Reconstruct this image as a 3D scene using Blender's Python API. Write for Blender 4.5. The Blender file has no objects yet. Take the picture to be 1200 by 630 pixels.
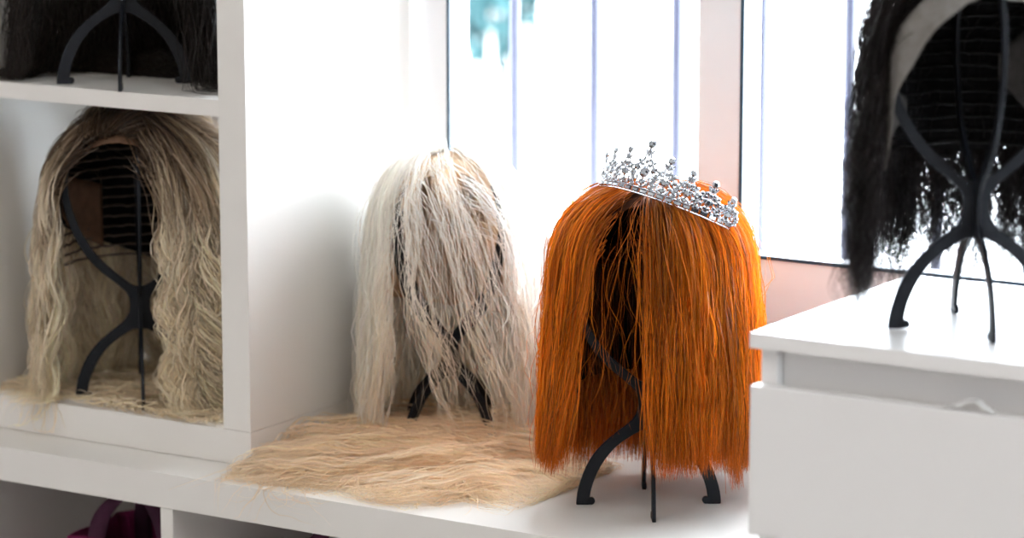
import bpy, bmesh, math, random
import numpy as np
from mathutils import Vector, Matrix
random.seed(7)
rng = np.random.default_rng(11)
PI = math.pi
SC = bpy.context.scene
COL = SC.collection

# ------------------------------------------------------------------ camera
cam_d = bpy.data.cameras.new('camera')
cam = bpy.data.objects.new('camera', cam_d)
COL.objects.link(cam)
cam.location = (1.656, -2.924, 1.476)
YAW, PITCH = math.radians(32.1), math.radians(10.33)
cam.rotation_euler = (PI / 2 - PITCH, 0, YAW)
cam_d.sensor_width = 36
cam_d.lens = 36 * 3666 / 1200
cam_d.clip_start = 0.05
cam_d.clip_end = 200
cam_d.dof.use_dof = True
cam_d.dof.focus_distance = 3.36
cam_d.dof.aperture_fstop = 4.2
SC.camera = cam

# ------------------------------------------------------------------ world, exposure, lamps
SC.view_settings.view_transform = 'Standard'
SC.view_settings.look = 'None'
SC.view_settings.exposure = 0.0
SC.view_settings.gamma = 1.0
SC.view_settings.use_curve_mapping = False
SKY = 30.0
wd = bpy.data.worlds.new('sky')
SC.world = wd
wd.use_nodes = True
bg = wd.node_tree.nodes['Background']
bg.inputs['Color'].default_value = (0.87, 0.915, 1.0, 1)
bg.inputs['Strength'].default_value = SKY


def area(name, loc, rot, sx, sy, power, color):
    l = bpy.data.lights.new(name, 'AREA')
    l.shape = 'RECTANGLE'
    l.size, l.size_y = sx, sy
    l.energy = power
    l.color = color
    o = bpy.data.objects.new(name, l)
    o.location = loc
    o.rotation_euler = rot
    COL.objects.link(o)
    return o


# warm fill lamps added at the unseen ceiling to brighten the front
FILL_LAMPS = [((1.5, -1.7, 2.57), 3), ((-0.6, -1.9, 2.57), 7), ((2.6, -4.2, 2.57), 4.5), ((0.2, -4.4, 2.57), 4.5)]
for (p, e) in FILL_LAMPS:
    area('ceiling_lamp_light', p, (0, 0, 0), 1.1, 0.55, e, (1.0, 0.84, 0.66))
# light portal in the window opening (only steers sampling of the sky)
pl = area('window_portal', (0.4, 0.33, 1.45), (-PI / 2, 0, 0), 2.5, 1.3, 1, (1, 1, 1))
pl.data.cycles.is_portal = True
pl2 = area('side_window_portal', (3.46, -1.05, 1.4), (0, PI / 2, 0), 1.0, 0.8, 1, (1, 1, 1))
pl2.data.cycles.is_portal = True


# ------------------------------------------------------------------ materials
def mat(name, color, rough=0.5, metallic=0.0, spec=0.5, var=0.03, scale=8.0, bump=0.0, coat=0.0, translucent=0.0):
    m = bpy.data.materials.new(name)
    m.use_nodes = True
    nt = m.node_tree
    b = nt.nodes['Principled BSDF']
    b.inputs['Roughness'].default_value = rough
    b.inputs['Metallic'].default_value = metallic
    b.inputs['Specular IOR Level'].default_value = spec
    b.inputs['Coat Weight'].default_value = coat
    tc = nt.nodes.new('ShaderNodeTexCoord')
    nz = nt.nodes.new('ShaderNodeTexNoise')
    nz.inputs['Scale'].default_value = scale
    nz.inputs['Detail'].default_value = 5
    nt.links.new(tc.outputs['Object'], nz.inputs['Vector'])
    cr = nt.nodes.new('ShaderNodeValToRGB')
    c = color
    cr.color_ramp.elements[0].position = 0.3
    cr.color_ramp.elements[1].position = 0.7
    cr.color_ramp.elements[0].color = (c[0] * (1 - var), c[1] * (1 - var), c[2] * (1 - var), 1)
    cr.color_ramp.elements[1].color = (min(1, c[0] * (1 + var)), min(1, c[1] * (1 + var)), min(1, c[2] * (1 + var)), 1)
    nt.links.new(nz.outputs['Fac'], cr.inputs['Fac'])
    nt.links.new(cr.outputs['Color'], b.inputs['Base Color'])
    if bump:
        bp = nt.nodes.new('ShaderNodeBump')
        bp.inputs['Strength'].default_value = bump
        bp.inputs['Distance'].default_value = 0.002
        nz2 = nt.nodes.new('ShaderNodeTexNoise')
        nz2.inputs['Scale'].default_value = scale * 30
        nt.links.new(tc.outputs['Object'], nz2.inputs['Vector'])
        nt.links.new(nz2.outputs['Fac'], bp.inputs['Height'])
        nt.links.new(bp.outputs['Normal'], b.inputs['Normal'])
    if translucent:
        tr = nt.nodes.new('ShaderNodeBsdfTranslucent')
        nt.links.new(cr.outputs['Color'], tr.inputs['Color'])
        mx = nt.nodes.new('ShaderNodeMixShader')
        mx.inputs[0].default_value = translucent
        out = nt.nodes['Material Output']
        nt.links.new(b.outputs[0], mx.inputs[1])
        nt.links.new(tr.outputs[0], mx.inputs[2])
        nt.links.new(mx.outputs[0], out.inputs['Surface'])
    return m


M_lam = mat('white_laminate', (0.80, 0.775, 0.735), 0.38, var=0.012, scale=3)
M_chest = mat('white_foil', (0.80, 0.785, 0.77), 0.3, var=0.012, scale=3)
M_wall = mat('white_wall_paint', (0.80, 0.76, 0.755), 0.7, var=0.015, scale=4, bump=0.1)
M_frame = mat('white_window_plastic', (0.80, 0.79, 0.80), 0.35, var=0.01)
M_gasket = mat('dark_rubber_gasket', (0.02, 0.05, 0.08), 0.4)
M_black = mat('black_stand_plastic', (0.008, 0.010, 0.014), 0.42, spec=0.2, var=0.1, scale=30)
M_floor = mat('floor_board', (0.42, 0.40, 0.37), 0.45, var=0.15, scale=3)
M_ceil = mat('ceiling_paint', (0.85, 0.85, 0.84), 0.8)
M_grille = mat('grille_paint', (0.022, 0.024, 0.045), 0.5)
M_ground = mat('pale_paving', (0.8, 0.8, 0.78), 0.8, var=0.1, scale=1)
M_bush = mat('bush_leaf', (0.012, 0.034, 0.036), 0.7, spec=0.1, var=0.3, scale=5)
M_mag = mat('magenta_felt', (0.16, 0.004, 0.06), 0.85, var=0.15, scale=20, bump=0.5)
M_magd = mat('dark_plum_cloth', (0.05, 0.006, 0.03), 0.8, var=0.15, scale=20, bump=0.5)
M_silver = mat('silver_metal', (0.45, 0.46, 0.49), 0.22, metallic=1.0, var=0.03)
M_gem = mat('clear_crystal', (0.50, 0.53, 0.57), 0.14, metallic=1.0, var=0.3, scale=220)
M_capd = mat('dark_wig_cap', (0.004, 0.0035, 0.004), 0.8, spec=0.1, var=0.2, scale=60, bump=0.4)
M_capb = mat('brown_wig_cap', (0.05, 0.018, 0.008), 0.9, spec=0.05, var=0.25, scale=60, bump=0.4, translucent=0.25)
M_capw = mat('beige_wig_cap', (0.80, 0.62, 0.44), 0.8, var=0.1, scale=60, bump=0.4, translucent=0.6)
M_weft = mat('dark_weft', (0.004, 0.004, 0.004), 0.4, spec=0.25, var=0.2, scale=60)
M_weftb = mat('brown_weft', (0.10, 0.07, 0.055), 0.6, var=0.2, scale=60)
M_lace = mat('grey_lace_net', (0.27, 0.25, 0.23), 0.85, var=0.15, scale=90, bump=0.5, translucent=0.3)
M_laceb = mat('tan_lace_net', (0.20, 0.105, 0.06), 0.85, var=0.15, scale=90, bump=0.5, translucent=0.3)
M_laced = mat('lace_over_dark_cap', (0.075, 0.068, 0.062), 0.85, var=0.25, scale=90, bump=0.5)
M_plastic = mat('clear_film', (0.8, 0.8, 0.78), 0.1, coat=1.0)
M_fillface = None


def glass_mat():
    m = bpy.data.materials.new('window_glass')
    m.use_nodes = True
    nt = m.node_tree
    nt.nodes.remove(nt.nodes['Principled BSDF'])
    t = nt.nodes.new('ShaderNodeBsdfTransparent')
    t.inputs[0].default_value = (0.96, 0.985, 0.99, 1)
    g = nt.nodes.new('ShaderNodeBsdfGlossy')
    g.inputs['Roughness'].default_value = 0.02
    f = nt.nodes.new('ShaderNodeFresnel')
    f.inputs['IOR'].default_value = 1.2
    mx = nt.nodes.new('ShaderNodeMixShader')
    nt.links.new(f.outputs[0], mx.inputs[0])
    nt.links.new(t.outputs[0], mx.inputs[1])
    nt.links.new(g.outputs[0], mx.inputs[2])
    nt.links.new(mx.outputs[0], nt.nodes['Material Output'].inputs['Surface'])
    return m


M_glass = glass_mat()


def emit_mat():
    m = bpy.data.materials.new('lamp_diffuser')
    m.use_nodes = True
    b = m.node_tree.nodes['Principled BSDF']
    b.inputs['Emission Color'].default_value = (1, 0.93, 0.84, 1)
    b.inputs['Emission Strength'].default_value = 2.0
    return m


M_fillface = emit_mat()


def hair_mat(name, rough=0.38, trans=0.35, spec=0.5):
    m = bpy.data.materials.new(name)
    m.use_nodes = True
    nt = m.node_tree
    b = nt.nodes['Principled BSDF']
    b.inputs['Roughness'].default_value = rough
    b.inputs['Specular IOR Level'].default_value = spec
    at = nt.nodes.new('ShaderNodeAttribute')
    at.attribute_name = 'tint'
    nt.links.new(at.outputs['Color'], b.inputs['Base Color'])
    tr = nt.nodes.new('ShaderNodeBsdfTranslucent')
    nt.links.new(at.outputs['Color'], tr.inputs['Color'])
    mx = nt.nodes.new('ShaderNodeMixShader')
    mx.inputs[0].default_value = trans
    nt.links.new(b.outputs[0], mx.inputs[1])
    nt.links.new(tr.outputs[0], mx.inputs[2])
    nt.links.new(mx.outputs[0], nt.nodes['Material Output'].inputs['Surface'])
    return m


M_hair_o = hair_mat('orange_hair', 0.42, 0.38, 0.25)
M_hair_w = hair_mat('white_blond_hair', 0.4, 0.5, 0.4)
M_hair_b = hair_mat('ash_blond_hair', 0.35, 0.35, 0.5)
M_hair_k = hair_mat('black_hair', 0.3, 0.05, 0.22)


# ------------------------------------------------------------------ helpers
def thing(name, label, cat, loc=(0, 0, 0), rz=0, group=None):
    o = bpy.data.objects.new(name, None)
    COL.objects.link(o)
    o.location = loc
    o.rotation_euler = (0, 0, rz)
    o.empty_display_size = 0.05
    o['label'] = label
    o['category'] = cat
    if group:
        o['group'] = group
    return o


def link(name, me, m, parent=None, smooth=False):
    o = bpy.data.objects.new(name, me)
    COL.objects.link(o)
    if m:
        me.materials.append(m)
    if parent:
        o.parent = parent
    if smooth:
        for p in me.polygons:
            p.use_smooth = True
    return o


def obj(name, bm, m, parent=None, smooth=False):
    bmesh.ops.recalc_face_normals(bm, faces=bm.faces)
    me = bpy.data.meshes.new(name)
    bm.to_mesh(me)
    bm.free()
    return link(name, me, m, parent, smooth)


def bx(bm, x0, x1, y0, y1, z0, z1, bev=0.0):
    vs = [bm.verts.new((x, y, z)) for x in (x0, x1) for y in (y0, y1) for z in (z0, z1)]
    q = [(0, 1, 3, 2), (4, 6, 7, 5), (0, 4, 5, 1), (2, 3, 7, 6), (0, 2, 6, 4), (1, 5, 7, 3)]
    fs = [bm.faces.new([vs[i] for i in f]) for f in q]
    if bev:
        es = list({e for f in fs for e in f.edges})
        bmesh.ops.bevel(bm, geom=es, offset=bev, segments=2, affect='EDGES', profile=0.7)
    return bm


def box(name, x0, x1, y0, y1, z0, z1, m, parent=None, bev=0.0008):
    cx, cy = (x0 + x1) / 2, (y0 + y1) / 2
    bm = bmesh.new()
    # local origin at the box's own base centre, relative to the parent
    bx(bm, x0 - cx, x1 - cx, y0 - cy, y1 - cy, 0, z1 - z0, bev)
    o = obj(name, bm, m, parent)
    o.location = (cx, cy, z0)
    return o


def struct(o):
    o['kind'] = 'structure'
    return o


def tube(bm, pts, r, n=8, closed=False):
    pts = [Vector(p) for p in pts]
    rings = []
    L = len(pts)
    for i, p in enumerate(pts):
        a = pts[i - 1] if (i > 0 or closed) else pts[0]
        b = pts[(i + 1) % L] if (i < L - 1 or closed) else pts[-1]
        t = (b - a).normalized() if (b - a).length > 1e-9 else Vector((0, 0, 1))
        ref = Vector((0, 0, 1)) if abs(t.z) < 0.9 else Vector((1, 0, 0))
        u = t.cross(ref).normalized()
        v = t.cross(u)
        rr = r[i] if isinstance(r, (list, tuple)) else r
        rings.append([bm.verts.new(p + (u * math.cos(2 * PI * k / n) + v * math.sin(2 * PI * k / n)) * rr) for k in range(n)])
    for i in range(L if closed else L - 1):
        A, B = rings[i], rings[(i + 1) % L]
        for k in range(n):
            bm.faces.new((A[k], A[(k + 1) % n], B[(k + 1) % n], B[k]))
    if not closed:
        bm.faces.new(rings[0][::-1])
        bm.faces.new(rings[-1])
    return bm


def catmull(P, sub=4):
    P = [np.array(p, float) for p in P]
    Q = [2 * P[0] - P[1]] + P + [2 * P[-1] - P[-2]]
    out = []
    for i in range(1, len(Q) - 2):
        for k in range(sub):
            t = k / sub
            a, b, c, d = Q[i - 1], Q[i], Q[i + 1], Q[i + 2]
            out.append(0.5 * ((2 * b) + (c - a) * t + (2 * a - 5 * b + 4 * c - d) * t * t + (3 * b - a - 3 * c + d) * t ** 3))
    out.append(P[-1])
    return out


# ------------------------------------------------------------------ the room
YW = 0.25          # room-side face of the window frame
ZS = 0.838         # bottom of the glazing
XL, XR, YB, ZT = -2.2, 3.4, -5.6, 2.6
struct(box('floor', XL, XR, YB, YW + 0.1, -0.05, 0, M_floor, bev=0))
struct(box('ceiling', XL, XR, YB, YW + 0.1, ZT, ZT + 0.05, M_ceil, bev=0))
struct(box('wall_left', XL - 0.05, XL, YB, YW + 0.1, 0, ZT, M_wall, bev=0))
RY0, RY1, RZ0, RZ1 = -1.35, -0.75, 1.00, 1.90  # opening cut in the unseen right wall for extra side daylight
bm = bmesh.new()
bx(bm, XR, XR + 0.1, YB, RY0, 0, ZT)
bx(bm, XR, XR + 0.1, RY1, YW + 0.1, 0, ZT)
bx(bm, XR, XR + 0.1, RY0, RY1, 0, RZ0)
bx(bm, XR, XR + 0.1, RY0, RY1, RZ1, ZT)
struct(obj('wall_right', bm, M_wall))
w2 = bpy.data.objects.new('window_2', None)  # window added out of view to light the cube shelf's side
COL.objects.link(w2)
w2['kind'] = 'structure'
w2.location = (XR, (RY0 + RY1) / 2, RZ0)
bm = bmesh.new()
hw, hh_ = (RY1 - RY0) / 2, RZ1 - RZ0
bx(bm, 0.0, 0.06, -hw, -hw + 0.04, 0, hh_, 0.002)
bx(bm, 0.0, 0.06, hw - 0.04, hw, 0, hh_, 0.002)
bx(bm, 0.0, 0.06, -hw + 0.04, hw - 0.04, 0, 0.04, 0.002)
bx(bm, 0.0, 0.06, -hw + 0.04, hw - 0.04, hh_ - 0.04, hh_, 0.002)
obj('window_frame', bm, M_frame, w2)
bm = bmesh.new()
bx(bm, 0.03, 0.034, -hw + 0.04, hw - 0.04, 0.04, hh_ - 0.04)
obj('window_pane', bm, M_glass, w2)
struct(box('wall_front', XL, XR, YB - 0.05, YB, 0, ZT, M_wall, bev=0))
WX0, WX1, WZ1 = -0.70, 1.62, 2.10
bm = bmesh.new()
bx(bm, XL, WX0, YW, YW + 0.10, 0, ZT)
bx(bm, WX1, XR, YW, YW + 0.10, 0, ZT)
bx(bm, WX0, WX1, YW, YW + 0.10, 0, ZS - 0.075)
bx(bm, WX0, WX1, YW, YW + 0.10, WZ1 + 0.06, ZT)
struct(obj('wall_back', bm, M_wall))

# window: frame with three bays, gaskets and panes
win = thing('window_1', 'white plastic framed three bay window behind the wig stands', 'window', (0, YW, ZS))
del win['category'], win['label']
win['kind'] = 'structure'
bm = bmesh.new()
D = 0.05
bx(bm, WX0, WX1, 0.0, D, -0.075, 0.0, 0.003)
bx(bm, WX0, WX1, 0.0, D, WZ1 - ZS, WZ1 - ZS + 0.06, 0.003)
MUL = [(WX0, WX0 + 0.05), (-0.484, -0.428), (-0.080, -0.024), (0.62, 0.676), (WX1 - 0.05, WX1)]
for a, b in MUL:
    bx(bm, a, b, -0.001, D, -0.002, WZ1 - ZS, 0.003)
obj('window_frame', bm, M_frame, win)
bays = [(MUL[i][1], MUL[i + 1][0]) for i in range(4)]
for a, b in bays:
    bm = bmesh.new()
    g = 0.0042
    bx(bm, a, a + g, -0.002, 0.006, 0.0, WZ1 - ZS)
    bx(bm, b - g, b, 0.012, 0.018, 0.0, WZ1 - ZS)
    if a != -0.428:
        bx(bm, a, b, -0.002, 0.006, 0.0, g)
    bx(bm, a, b, 0.012, 0.018, WZ1 - ZS - g, WZ1 - ZS)
    obj('gasket', bm, M_gasket, win)
    bm = bmesh.new()
    bx(bm, a, b, 0.040, 0.044, 0.0, WZ1 - ZS)
    obj('window_pane', bm, M_glass, win)

# outdoors: paving, security grille, bush
struct(box('ground', -30, 30, YW + 0.12, 40, -0.65, -0.6, M_ground, bev=0))
gr = thing('security_grille', 'painted vertical bar grille outside the window', 'grille', (0, 0.60, 0))
for k in range(-3, 18):
    bm = bmesh.new()
    tube(bm, [(-0.303 + 0.1235 * k, 0, 0.62), (-0.303 + 0.1235 * k, 0, 2.2)], 0.0075, 8)
    obj('bar', bm, M_grille, gr)
for z in (0.63, 2.19):
    bm = bmesh.new()
    bx(bm, -0.75, 1.9, -0.008, 0.008, z - 0.01, z + 0.01)
    obj('cross_rail', bm, M_grille, gr)


def leaves(bm, c, rad, n, size):
    for _ in range(n):
        d = Vector((random.gauss(0, 1), random.gauss(0, 1), random.gauss(0, 1))).normalized()
        rr = random.uniform(0.6, 1.0)
        p = Vector((c[0] + d.x * rad[0] * rr, c[1] + d.y * rad[1] * rr, c[2] + d.z * rad[2] * rr))
        u = Vector((random.gauss(0, 1), random.gauss(0, 1), random.gauss(0, 1))).normalized()
        v = u.cross(d)
        if v.length < 1e-3:
            continue
        v.normalize()
        s = size * random.uniform(0.6, 1.3)
        q = [p - u * s, p + v * s * 0.45 - u * s * 0.1, p + u * s, p - v * s * 0.45 - u * s * 0.1]
        bm.faces.new([bm.verts.new(x) for x in q])


sh = thing('garden_shrub', 'blurred blue green shrub outside the window', 'shrub', (-3.76, 5.6, -0.6))
bm = bmesh.new()
leaves(bm, (0, 0, 1.22), (0.17, 0.2, 0.36), 900, 0.05)
obj('foliage', bm, M_bush, sh)
bm = bmesh.new()
for k in range(5):
    a = k * 1.3
    tube(bm, [(0.02 * math.cos(a), 0.02 * math.sin(a), 0), (0.15 * math.cos(a), 0.15 * math.sin(a), 0.5), (0.12 * math.cos(a), 0.12 * math.sin(a), 1.1)], [0.02, 0.014, 0.006], 6)
obj('stem', bm, M_floor, sh)

# glowing panels added around the fill lamps, out of view
for i, (p, e) in enumerate(FILL_LAMPS):
    cl = thing('ceiling_light', ['rectangular ceiling light panel nearest the chest of drawers', 'rectangular ceiling light panel nearest the cube shelf',
                                 'rectangular ceiling light panel at the right back of the room', 'rectangular ceiling light panel at the left back of the room'][i],
               'ceiling light', (p[0], p[1], ZT), 0, 'ceiling light panels')
    bm = bmesh.new()
    bx(bm, -0.6, 0.6, -0.32, 0.32, -0.018, 0.0, 0.002)
    obj('light_frame', bm, M_frame, cl)
    bm = bmesh.new()
    bx(bm, -0.56, 0.56, -0.28, 0.28, -0.022, -0.0185)
    obj('light_diffuser', bm, M_fillface, cl)

# ------------------------------------------------------------------ low shelving unit that carries everything
ZC = 0.600
CF = -0.175
lo = thing('low_shelf_unit', 'long low white open shelf unit under the wigs, holding magenta bags', 'shelf unit', (-0.8, CF, 0))


def lbox(name, x0, x1, z0, z1, y0=CF, y1=0.245, m=M_lam, parent=lo, org=(-0.8, CF, 0)):
    return box(name, x0 - org[0], x1 - org[0], y0 - org[1], y1 - org[1], z0 - org[2], z1 - org[2], m, parent, 0.0009)


lbox('top_board', -1.75, 0.336, ZC - 0.041, ZC)
lbox('bottom_board', -1.75, 0.336, 0.0, 0.041)
for x in (-1.75, 0.295):
    lbox('end_panel', x, x + 0.041, 0.0415, ZC - 0.0415)
for k in range(5):
    x = -1.307 + 0.3805 * k + 0.0
    x = -0.548 + 0.3805 * (k - 2)
    lbox('divider', x, x + 0.018, 0.0415, ZC - 0.0415, CF + 0.001)
lbox('back_board', -1.709, 0.295, 0.0415, ZC - 0.0415, 0.238, 0.2445)

# ------------------------------------------------------------------ upright cube shelf on the left
UF = -0.099
cu = thing('cube_shelf', 'tall white open cube shelf standing on the long low unit at left', 'shelf unit', (-0.875, UF, ZC))
uo = (-0.875, UF, ZC)
ub = lambda n, x0, x1, z0, z1, y0=UF: lbox(n, x0, x1, z0, z1, y0, 0.236, M_lam, cu, uo)
ub('side_panel', -0.512, -0.473, ZC + 0.0415, 1.731)
ub('side_panel', -1.296, -1.257, ZC + 0.0415, 1.731)
ub('bottom_board', -1.296, -0.473, ZC + 0.0005, ZC + 0.041)
ub('top_board', -1.296, -0.473, 1.7315, 1.772)
ub('divider', -0.893, -0.876, ZC + 0.0415, 1.731, UF + 0.002)
for zz in (1.006, 1.367):
    ub('shelf_board', -0.8755, -0.5125, zz, zz + 0.0195, UF + 0.001)
    ub('shelf_board', -1.2565, -0.8935, zz, zz + 0.0195, UF + 0.001)

# ------------------------------------------------------------------ chest of drawers on the right
ZK = 0.903
KF, KB = -0.420, -0.072
ch = thing('chest_of_drawers', 'white chest of drawers at right with a black wig stand on top', 'chest of drawers', (0.72, KF, 0))
ko = (0.72, KF, 0)
kb = lambda n, x0, x1, z0, z1, y0, y1, m=M_chest, p=ch, b=0.001: box(n, x0 - ko[0], x1 - ko[0], y0 - ko[1], y1 - ko[1], z0, z1, m, p, b)
kb('top_board', 0.343, 1.12, ZK - 0.0145, ZK, KF, KB)
kb('side_panel', 0.3495, 0.3655, 0.0, ZK - 0.015, KF + 0.012, KB)
kb('side_panel', 1.0975, 1.1135, 0.0, ZK - 0.015, KF + 0.012, KB)
kb('recessed_rail', 0.366, 1.097, ZK - 0.075, ZK - 0.015, KF + 0.024, KF + 0.038)
kb('back_board', 0.366, 1.097, 0.02, ZK - 0.015, KB - 0.01, KB - 0.001)
kb('plinth', 0.366, 1.097, 0.0, 0.06, KF + 0.03, KF + 0.045)
z1 = 0.855
tops = []
while z1 > 0.16:
    z0 = z1 - 0.141
    tops.append((z0, z1))
    dr = kb('drawer', 0.3475, 1.1155, z0, z1, KF - 0.006, KF + 0.0105, b=0.0014)
    bm = bmesh.new()
    # drawer box behind the front
    bx(bm, -0.352, 0.352, 0.012, 0.30, 0.012, 0.016)
    for sx in (-0.352, 0.344):
        bx(bm, sx, sx + 0.008, 0.012, 0.30, 0.016, 0.09)
    bx(bm, -0.344, 0.344, 0.292, 0.30, 0.016, 0.09)
    obj('drawer_box', bm, M_chest, dr)
    z1 = z0 - 0.012
# curled clear tape over the top drawer's edge
tp = thing('clear_tape_curl', 'small curled piece of clear tape on the top edge of the top drawer', 'tape', (0.566, KF + 0.004, 0.8555))
bm = bmesh.new()
prof = [(-0.028, 0.0008), (-0.016, 0.0035), (-0.004, 0.009), (0.004, 0.0085), (0.012, 0.003), (0.02, 0.0006)]
prof = catmull(prof, 4)
for a, b in zip(prof[:-1], prof[1:]):
    bx(bm, a[0], b[0], -0.005, 0.005, min(a[1], b[1]), max(a[1], b[1]) + 0.0004)
obj('tape_strip', bm, M_plastic, tp)

# ------------------------------------------------------------------ magenta bags in the low unit


def bag(x, y, w, d, h, rz, label, zf=0.0415):
    t = thing('fabric_bag', label, 'bag', (x, y, zf), rz, 'magenta bags in the low unit')
    bm = bmesh.new()
    n = 10
    rings = []
    for iz in range(8):
        f = iz / 7
        ring = []
        for k in range(4 * n):
            s, u = divmod(k, n)
            u = u / n
            c = [(-1 + 2 * u, -1), (1, -1 + 2 * u), (1 - 2 * u, 1), (-1, 1 - 2 * u)][s]
            bul = 1 + 0.05 * math.sin(f * PI) - 0.06 * f
            wob = 0.004 * math.sin(7 * c[0] + 3 * f * 5 + 2 * c[1])
            ring.append(bm.verts.new((c[0] * w / 2 * bul + wob, c[1] * d / 2 * bul + wob, h * f + 0.006 * math.sin(3 * c[0] + 2 * c[1]) * f)))
        rings.append(ring)
    for a, b in zip(rings[:-1], rings[1:]):
        for k in range(4 * n):
            bm.faces.new((a[k], a[(k + 1) % (4 * n)], b[(k + 1) % (4 * n)], b[k]))
    bm.faces.new(rings[0][::-1])
    o = obj('bag_body', bm, M_mag, t, True)
    sm = o.modifiers.new('thick', 'SOLIDIFY')
    sm.thickness = 0.003
    for sy in (-1, 1):
        bm = bmesh.new()
        pts = catmull([(-w * 0.27, sy * d * 0.45, h * 0.86), (-w * 0.25, sy * d * 0.43, h * 1.05), (-w * 0.08, sy * d * 0.33, h * 1.13),
                       (w * 0.08, sy * d * 0.33, h * 1.12), (w * 0.25, sy * d * 0.43, h * 1.02), (w * 0.27, sy * d * 0.45, h * 0.86)], 5)
        prev = None
        for p in pts:
            r = [bm.verts.new((p[0] + dx, p[1] + dy, p[2])) for dx, dy in ((-.011, -.0015), (.011, -.0015), (.011, .0015), (-.011, .0015))]
            if prev:
                for k in range(4):
                    bm.faces.new((prev[k], prev[(k + 1) % 4], r[(k + 1) % 4], r[k]))
            prev = r
        obj('handle', bm, M_magd, t, True)
    return t


bag(-0.672, -0.03, 0.17, 0.17, 0.442, 0.30, 'magenta fabric bag with loop handle in the left cell of the low unit')
bag(-0.335, -0.03, 0.20, 0.18, 0.452, 0.05, 'dark magenta bag barely showing in the middle cell of the low unit')

# ------------------------------------------------------------------ wig stands
PROF = [((.0800, 0), (.0650, 0)), ((.0800, .005), (.0655, .005)), ((.0775, .020), (.0625, .022)), ((.069, .044), (.0525, .045)),
        ((.056, .0635), (.038, .064)), ((.038, .080), (.0215, .0765)), ((.0225, .092), (.008, .0838)), ((.0145, .102), (0, .0860)),
        ((.0120, .115), (0, .115)), ((.0150, .128), (0, .136)), ((.0265, .1405), (.0115, .1415)), ((.045, .157), (.036, .1640)),
        ((.064, .180), (.0555, .1865)), ((.080, .212), (.0712, .217)), ((.090, .250), (.081, .252)), ((.0915, .280), (.0825, .278)),
        ((.086, .308), (.0775, .302)), ((.070, .333), (.064, .325)), ((.045, .349), (.042, .340)), ((.020, .356), (.019, .347)),
        ((0, .358), (0, .349))]


PROF = [tuple((r, z if z < 0.115 else 0.115 + (z - 0.115) * 0.938) for r, z in p) for p in PROF]


def panel_mesh():
    out = catmull([p[0] for p in PROF], 3)
    inn = catmull([p[1] for p in PROF], 3)
    inn = [(max(0, p[0]), p[1]) for p in inn]
    inn = [(0, p[1]) if p[0] < 0.0012 else p for p in inn]
    T = 0.0021
    bm = bmesh.new()
    for s in (-1, 1):
        rows = []
        for o, i in zip(out, inn):
            rows.append([bm.verts.new((s * o[0], -T, o[1])), bm.verts.new((s * i[0], -T, i[1])),
                         bm.verts.new((s * i[0], T, i[1])), bm.verts.new((s * o[0], T, o[1]))])
        for a, b in zip(rows[:-1], rows[1:]):
            for k in range(4):
                try:
                    bm.faces.new((a[k], a[(k + 1) % 4], b[(k + 1) % 4], b[k]))
                except ValueError:
                    pass
        bm.faces.new(rows[0])
        # curled toe on the inner side of the foot
        r1 = 0.0042
        A, B = [], []
        for k in range(12):
            a = 2 * PI * k / 12
            x, z = s * (0.0635) + r1 * math.cos(a), r1 + r1 * math.sin(a)
            A.append(bm.verts.new((x, -T * 1.15, z)))
            B.append(bm.verts.new((x, T * 1.15, z)))
        bm.faces.new(A)
        bm.faces.new(B[::-1])
        for k in range(12):
            bm.faces.new((A[k], A[(k + 1) % 12], B[(k + 1) % 12], B[k]))
    bmesh.ops.remove_doubles(bm, verts=bm.verts, dist=0.00005)
    bmesh.ops.recalc_face_normals(bm, faces=bm.faces)
    me = bpy.data.meshes.new('stand_panel')
    bm.to_mesh(me)
    bm.free()
    me.materials.append(M_black)
    return me


PANEL = panel_mesh()


def stand(x, y, z, ang, label):
    t = thing('wig_stand', label, 'wig stand', (x, y, z + 0.0003), ang, 'black folding wig stands')
    for a in (0, PI / 2):
        o = bpy.data.objects.new('crossed_panel', PANEL)
        COL.objects.link(o)
        o.parent = t
        o.rotation_euler = (0, 0, a)
        b = o.modifiers.new('bevel', 'BEVEL')
        b.width = 0.0007
        b.segments = 2
        b.limit_method = 'ANGLE'
    return t


R = math.radians
S_OR = (0.0, 0.0, ZC)
S_WH = (-0.34, 0.12, ZC)
S_BL = (-0.700, -0.015, ZC + 0.041)
S_TL = (-0.699, -0.036, 1.0255)
S_BK = (0.507, -0.289, ZK)
stand(*S_OR, R(34), 'black plastic wig stand under the orange wig on the white top')
stand(*S_WH, R(-13), 'black plastic wig stand hidden in the long white blond wig')
stand(*S_BL, R(-5 + 45 - 0), 'black plastic wig stand inside the cube shelf under the ombre blond wig')
stand(*S_TL, R(35), 'black plastic wig stand on the upper cube shelf board under dark hair')
stand(*S_BK, R(38), 'black plastic wig stand on top of the chest of drawers')


# ------------------------------------------------------------------ hair machinery
class Head:
    """Dome over a stand: azimuth 0 = the side of the face opening."""
    def __init__(s, front, back, side, zeq, hz, x0=0.0, e=2.0):
        s.e = e
        s.f, s.b, s.s, s.zeq, s.hz, s.x0 = front, back, side, zeq, hz, x0

    def rad(s, a):
        a = np.asarray(a, float)
        c, n = np.cos(a), np.sin(a)
        fx = np.where(c >= 0, s.f, s.b)
        return 1 / np.sqrt((c / fx) ** 2 + (n / s.s) ** 2)

    def at(s, a, z, off=0.0, flare=0.0):
        """point at azimuth a, height z, offset outwards"""
        a, z = np.asarray(a, float), np.asarray(z, float)
        q = np.clip((z - s.zeq) / s.hz, 0, 1)
        su = np.clip(1 - q ** s.e, 0, 1) ** (1 / s.e)
        r = s.rad(a) * su + off * su + flare
        zz = z + off * q
        return np.stack([s.x0 + r * np.cos(a), r * np.sin(a), zz * np.ones_like(r)], -1)


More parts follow.
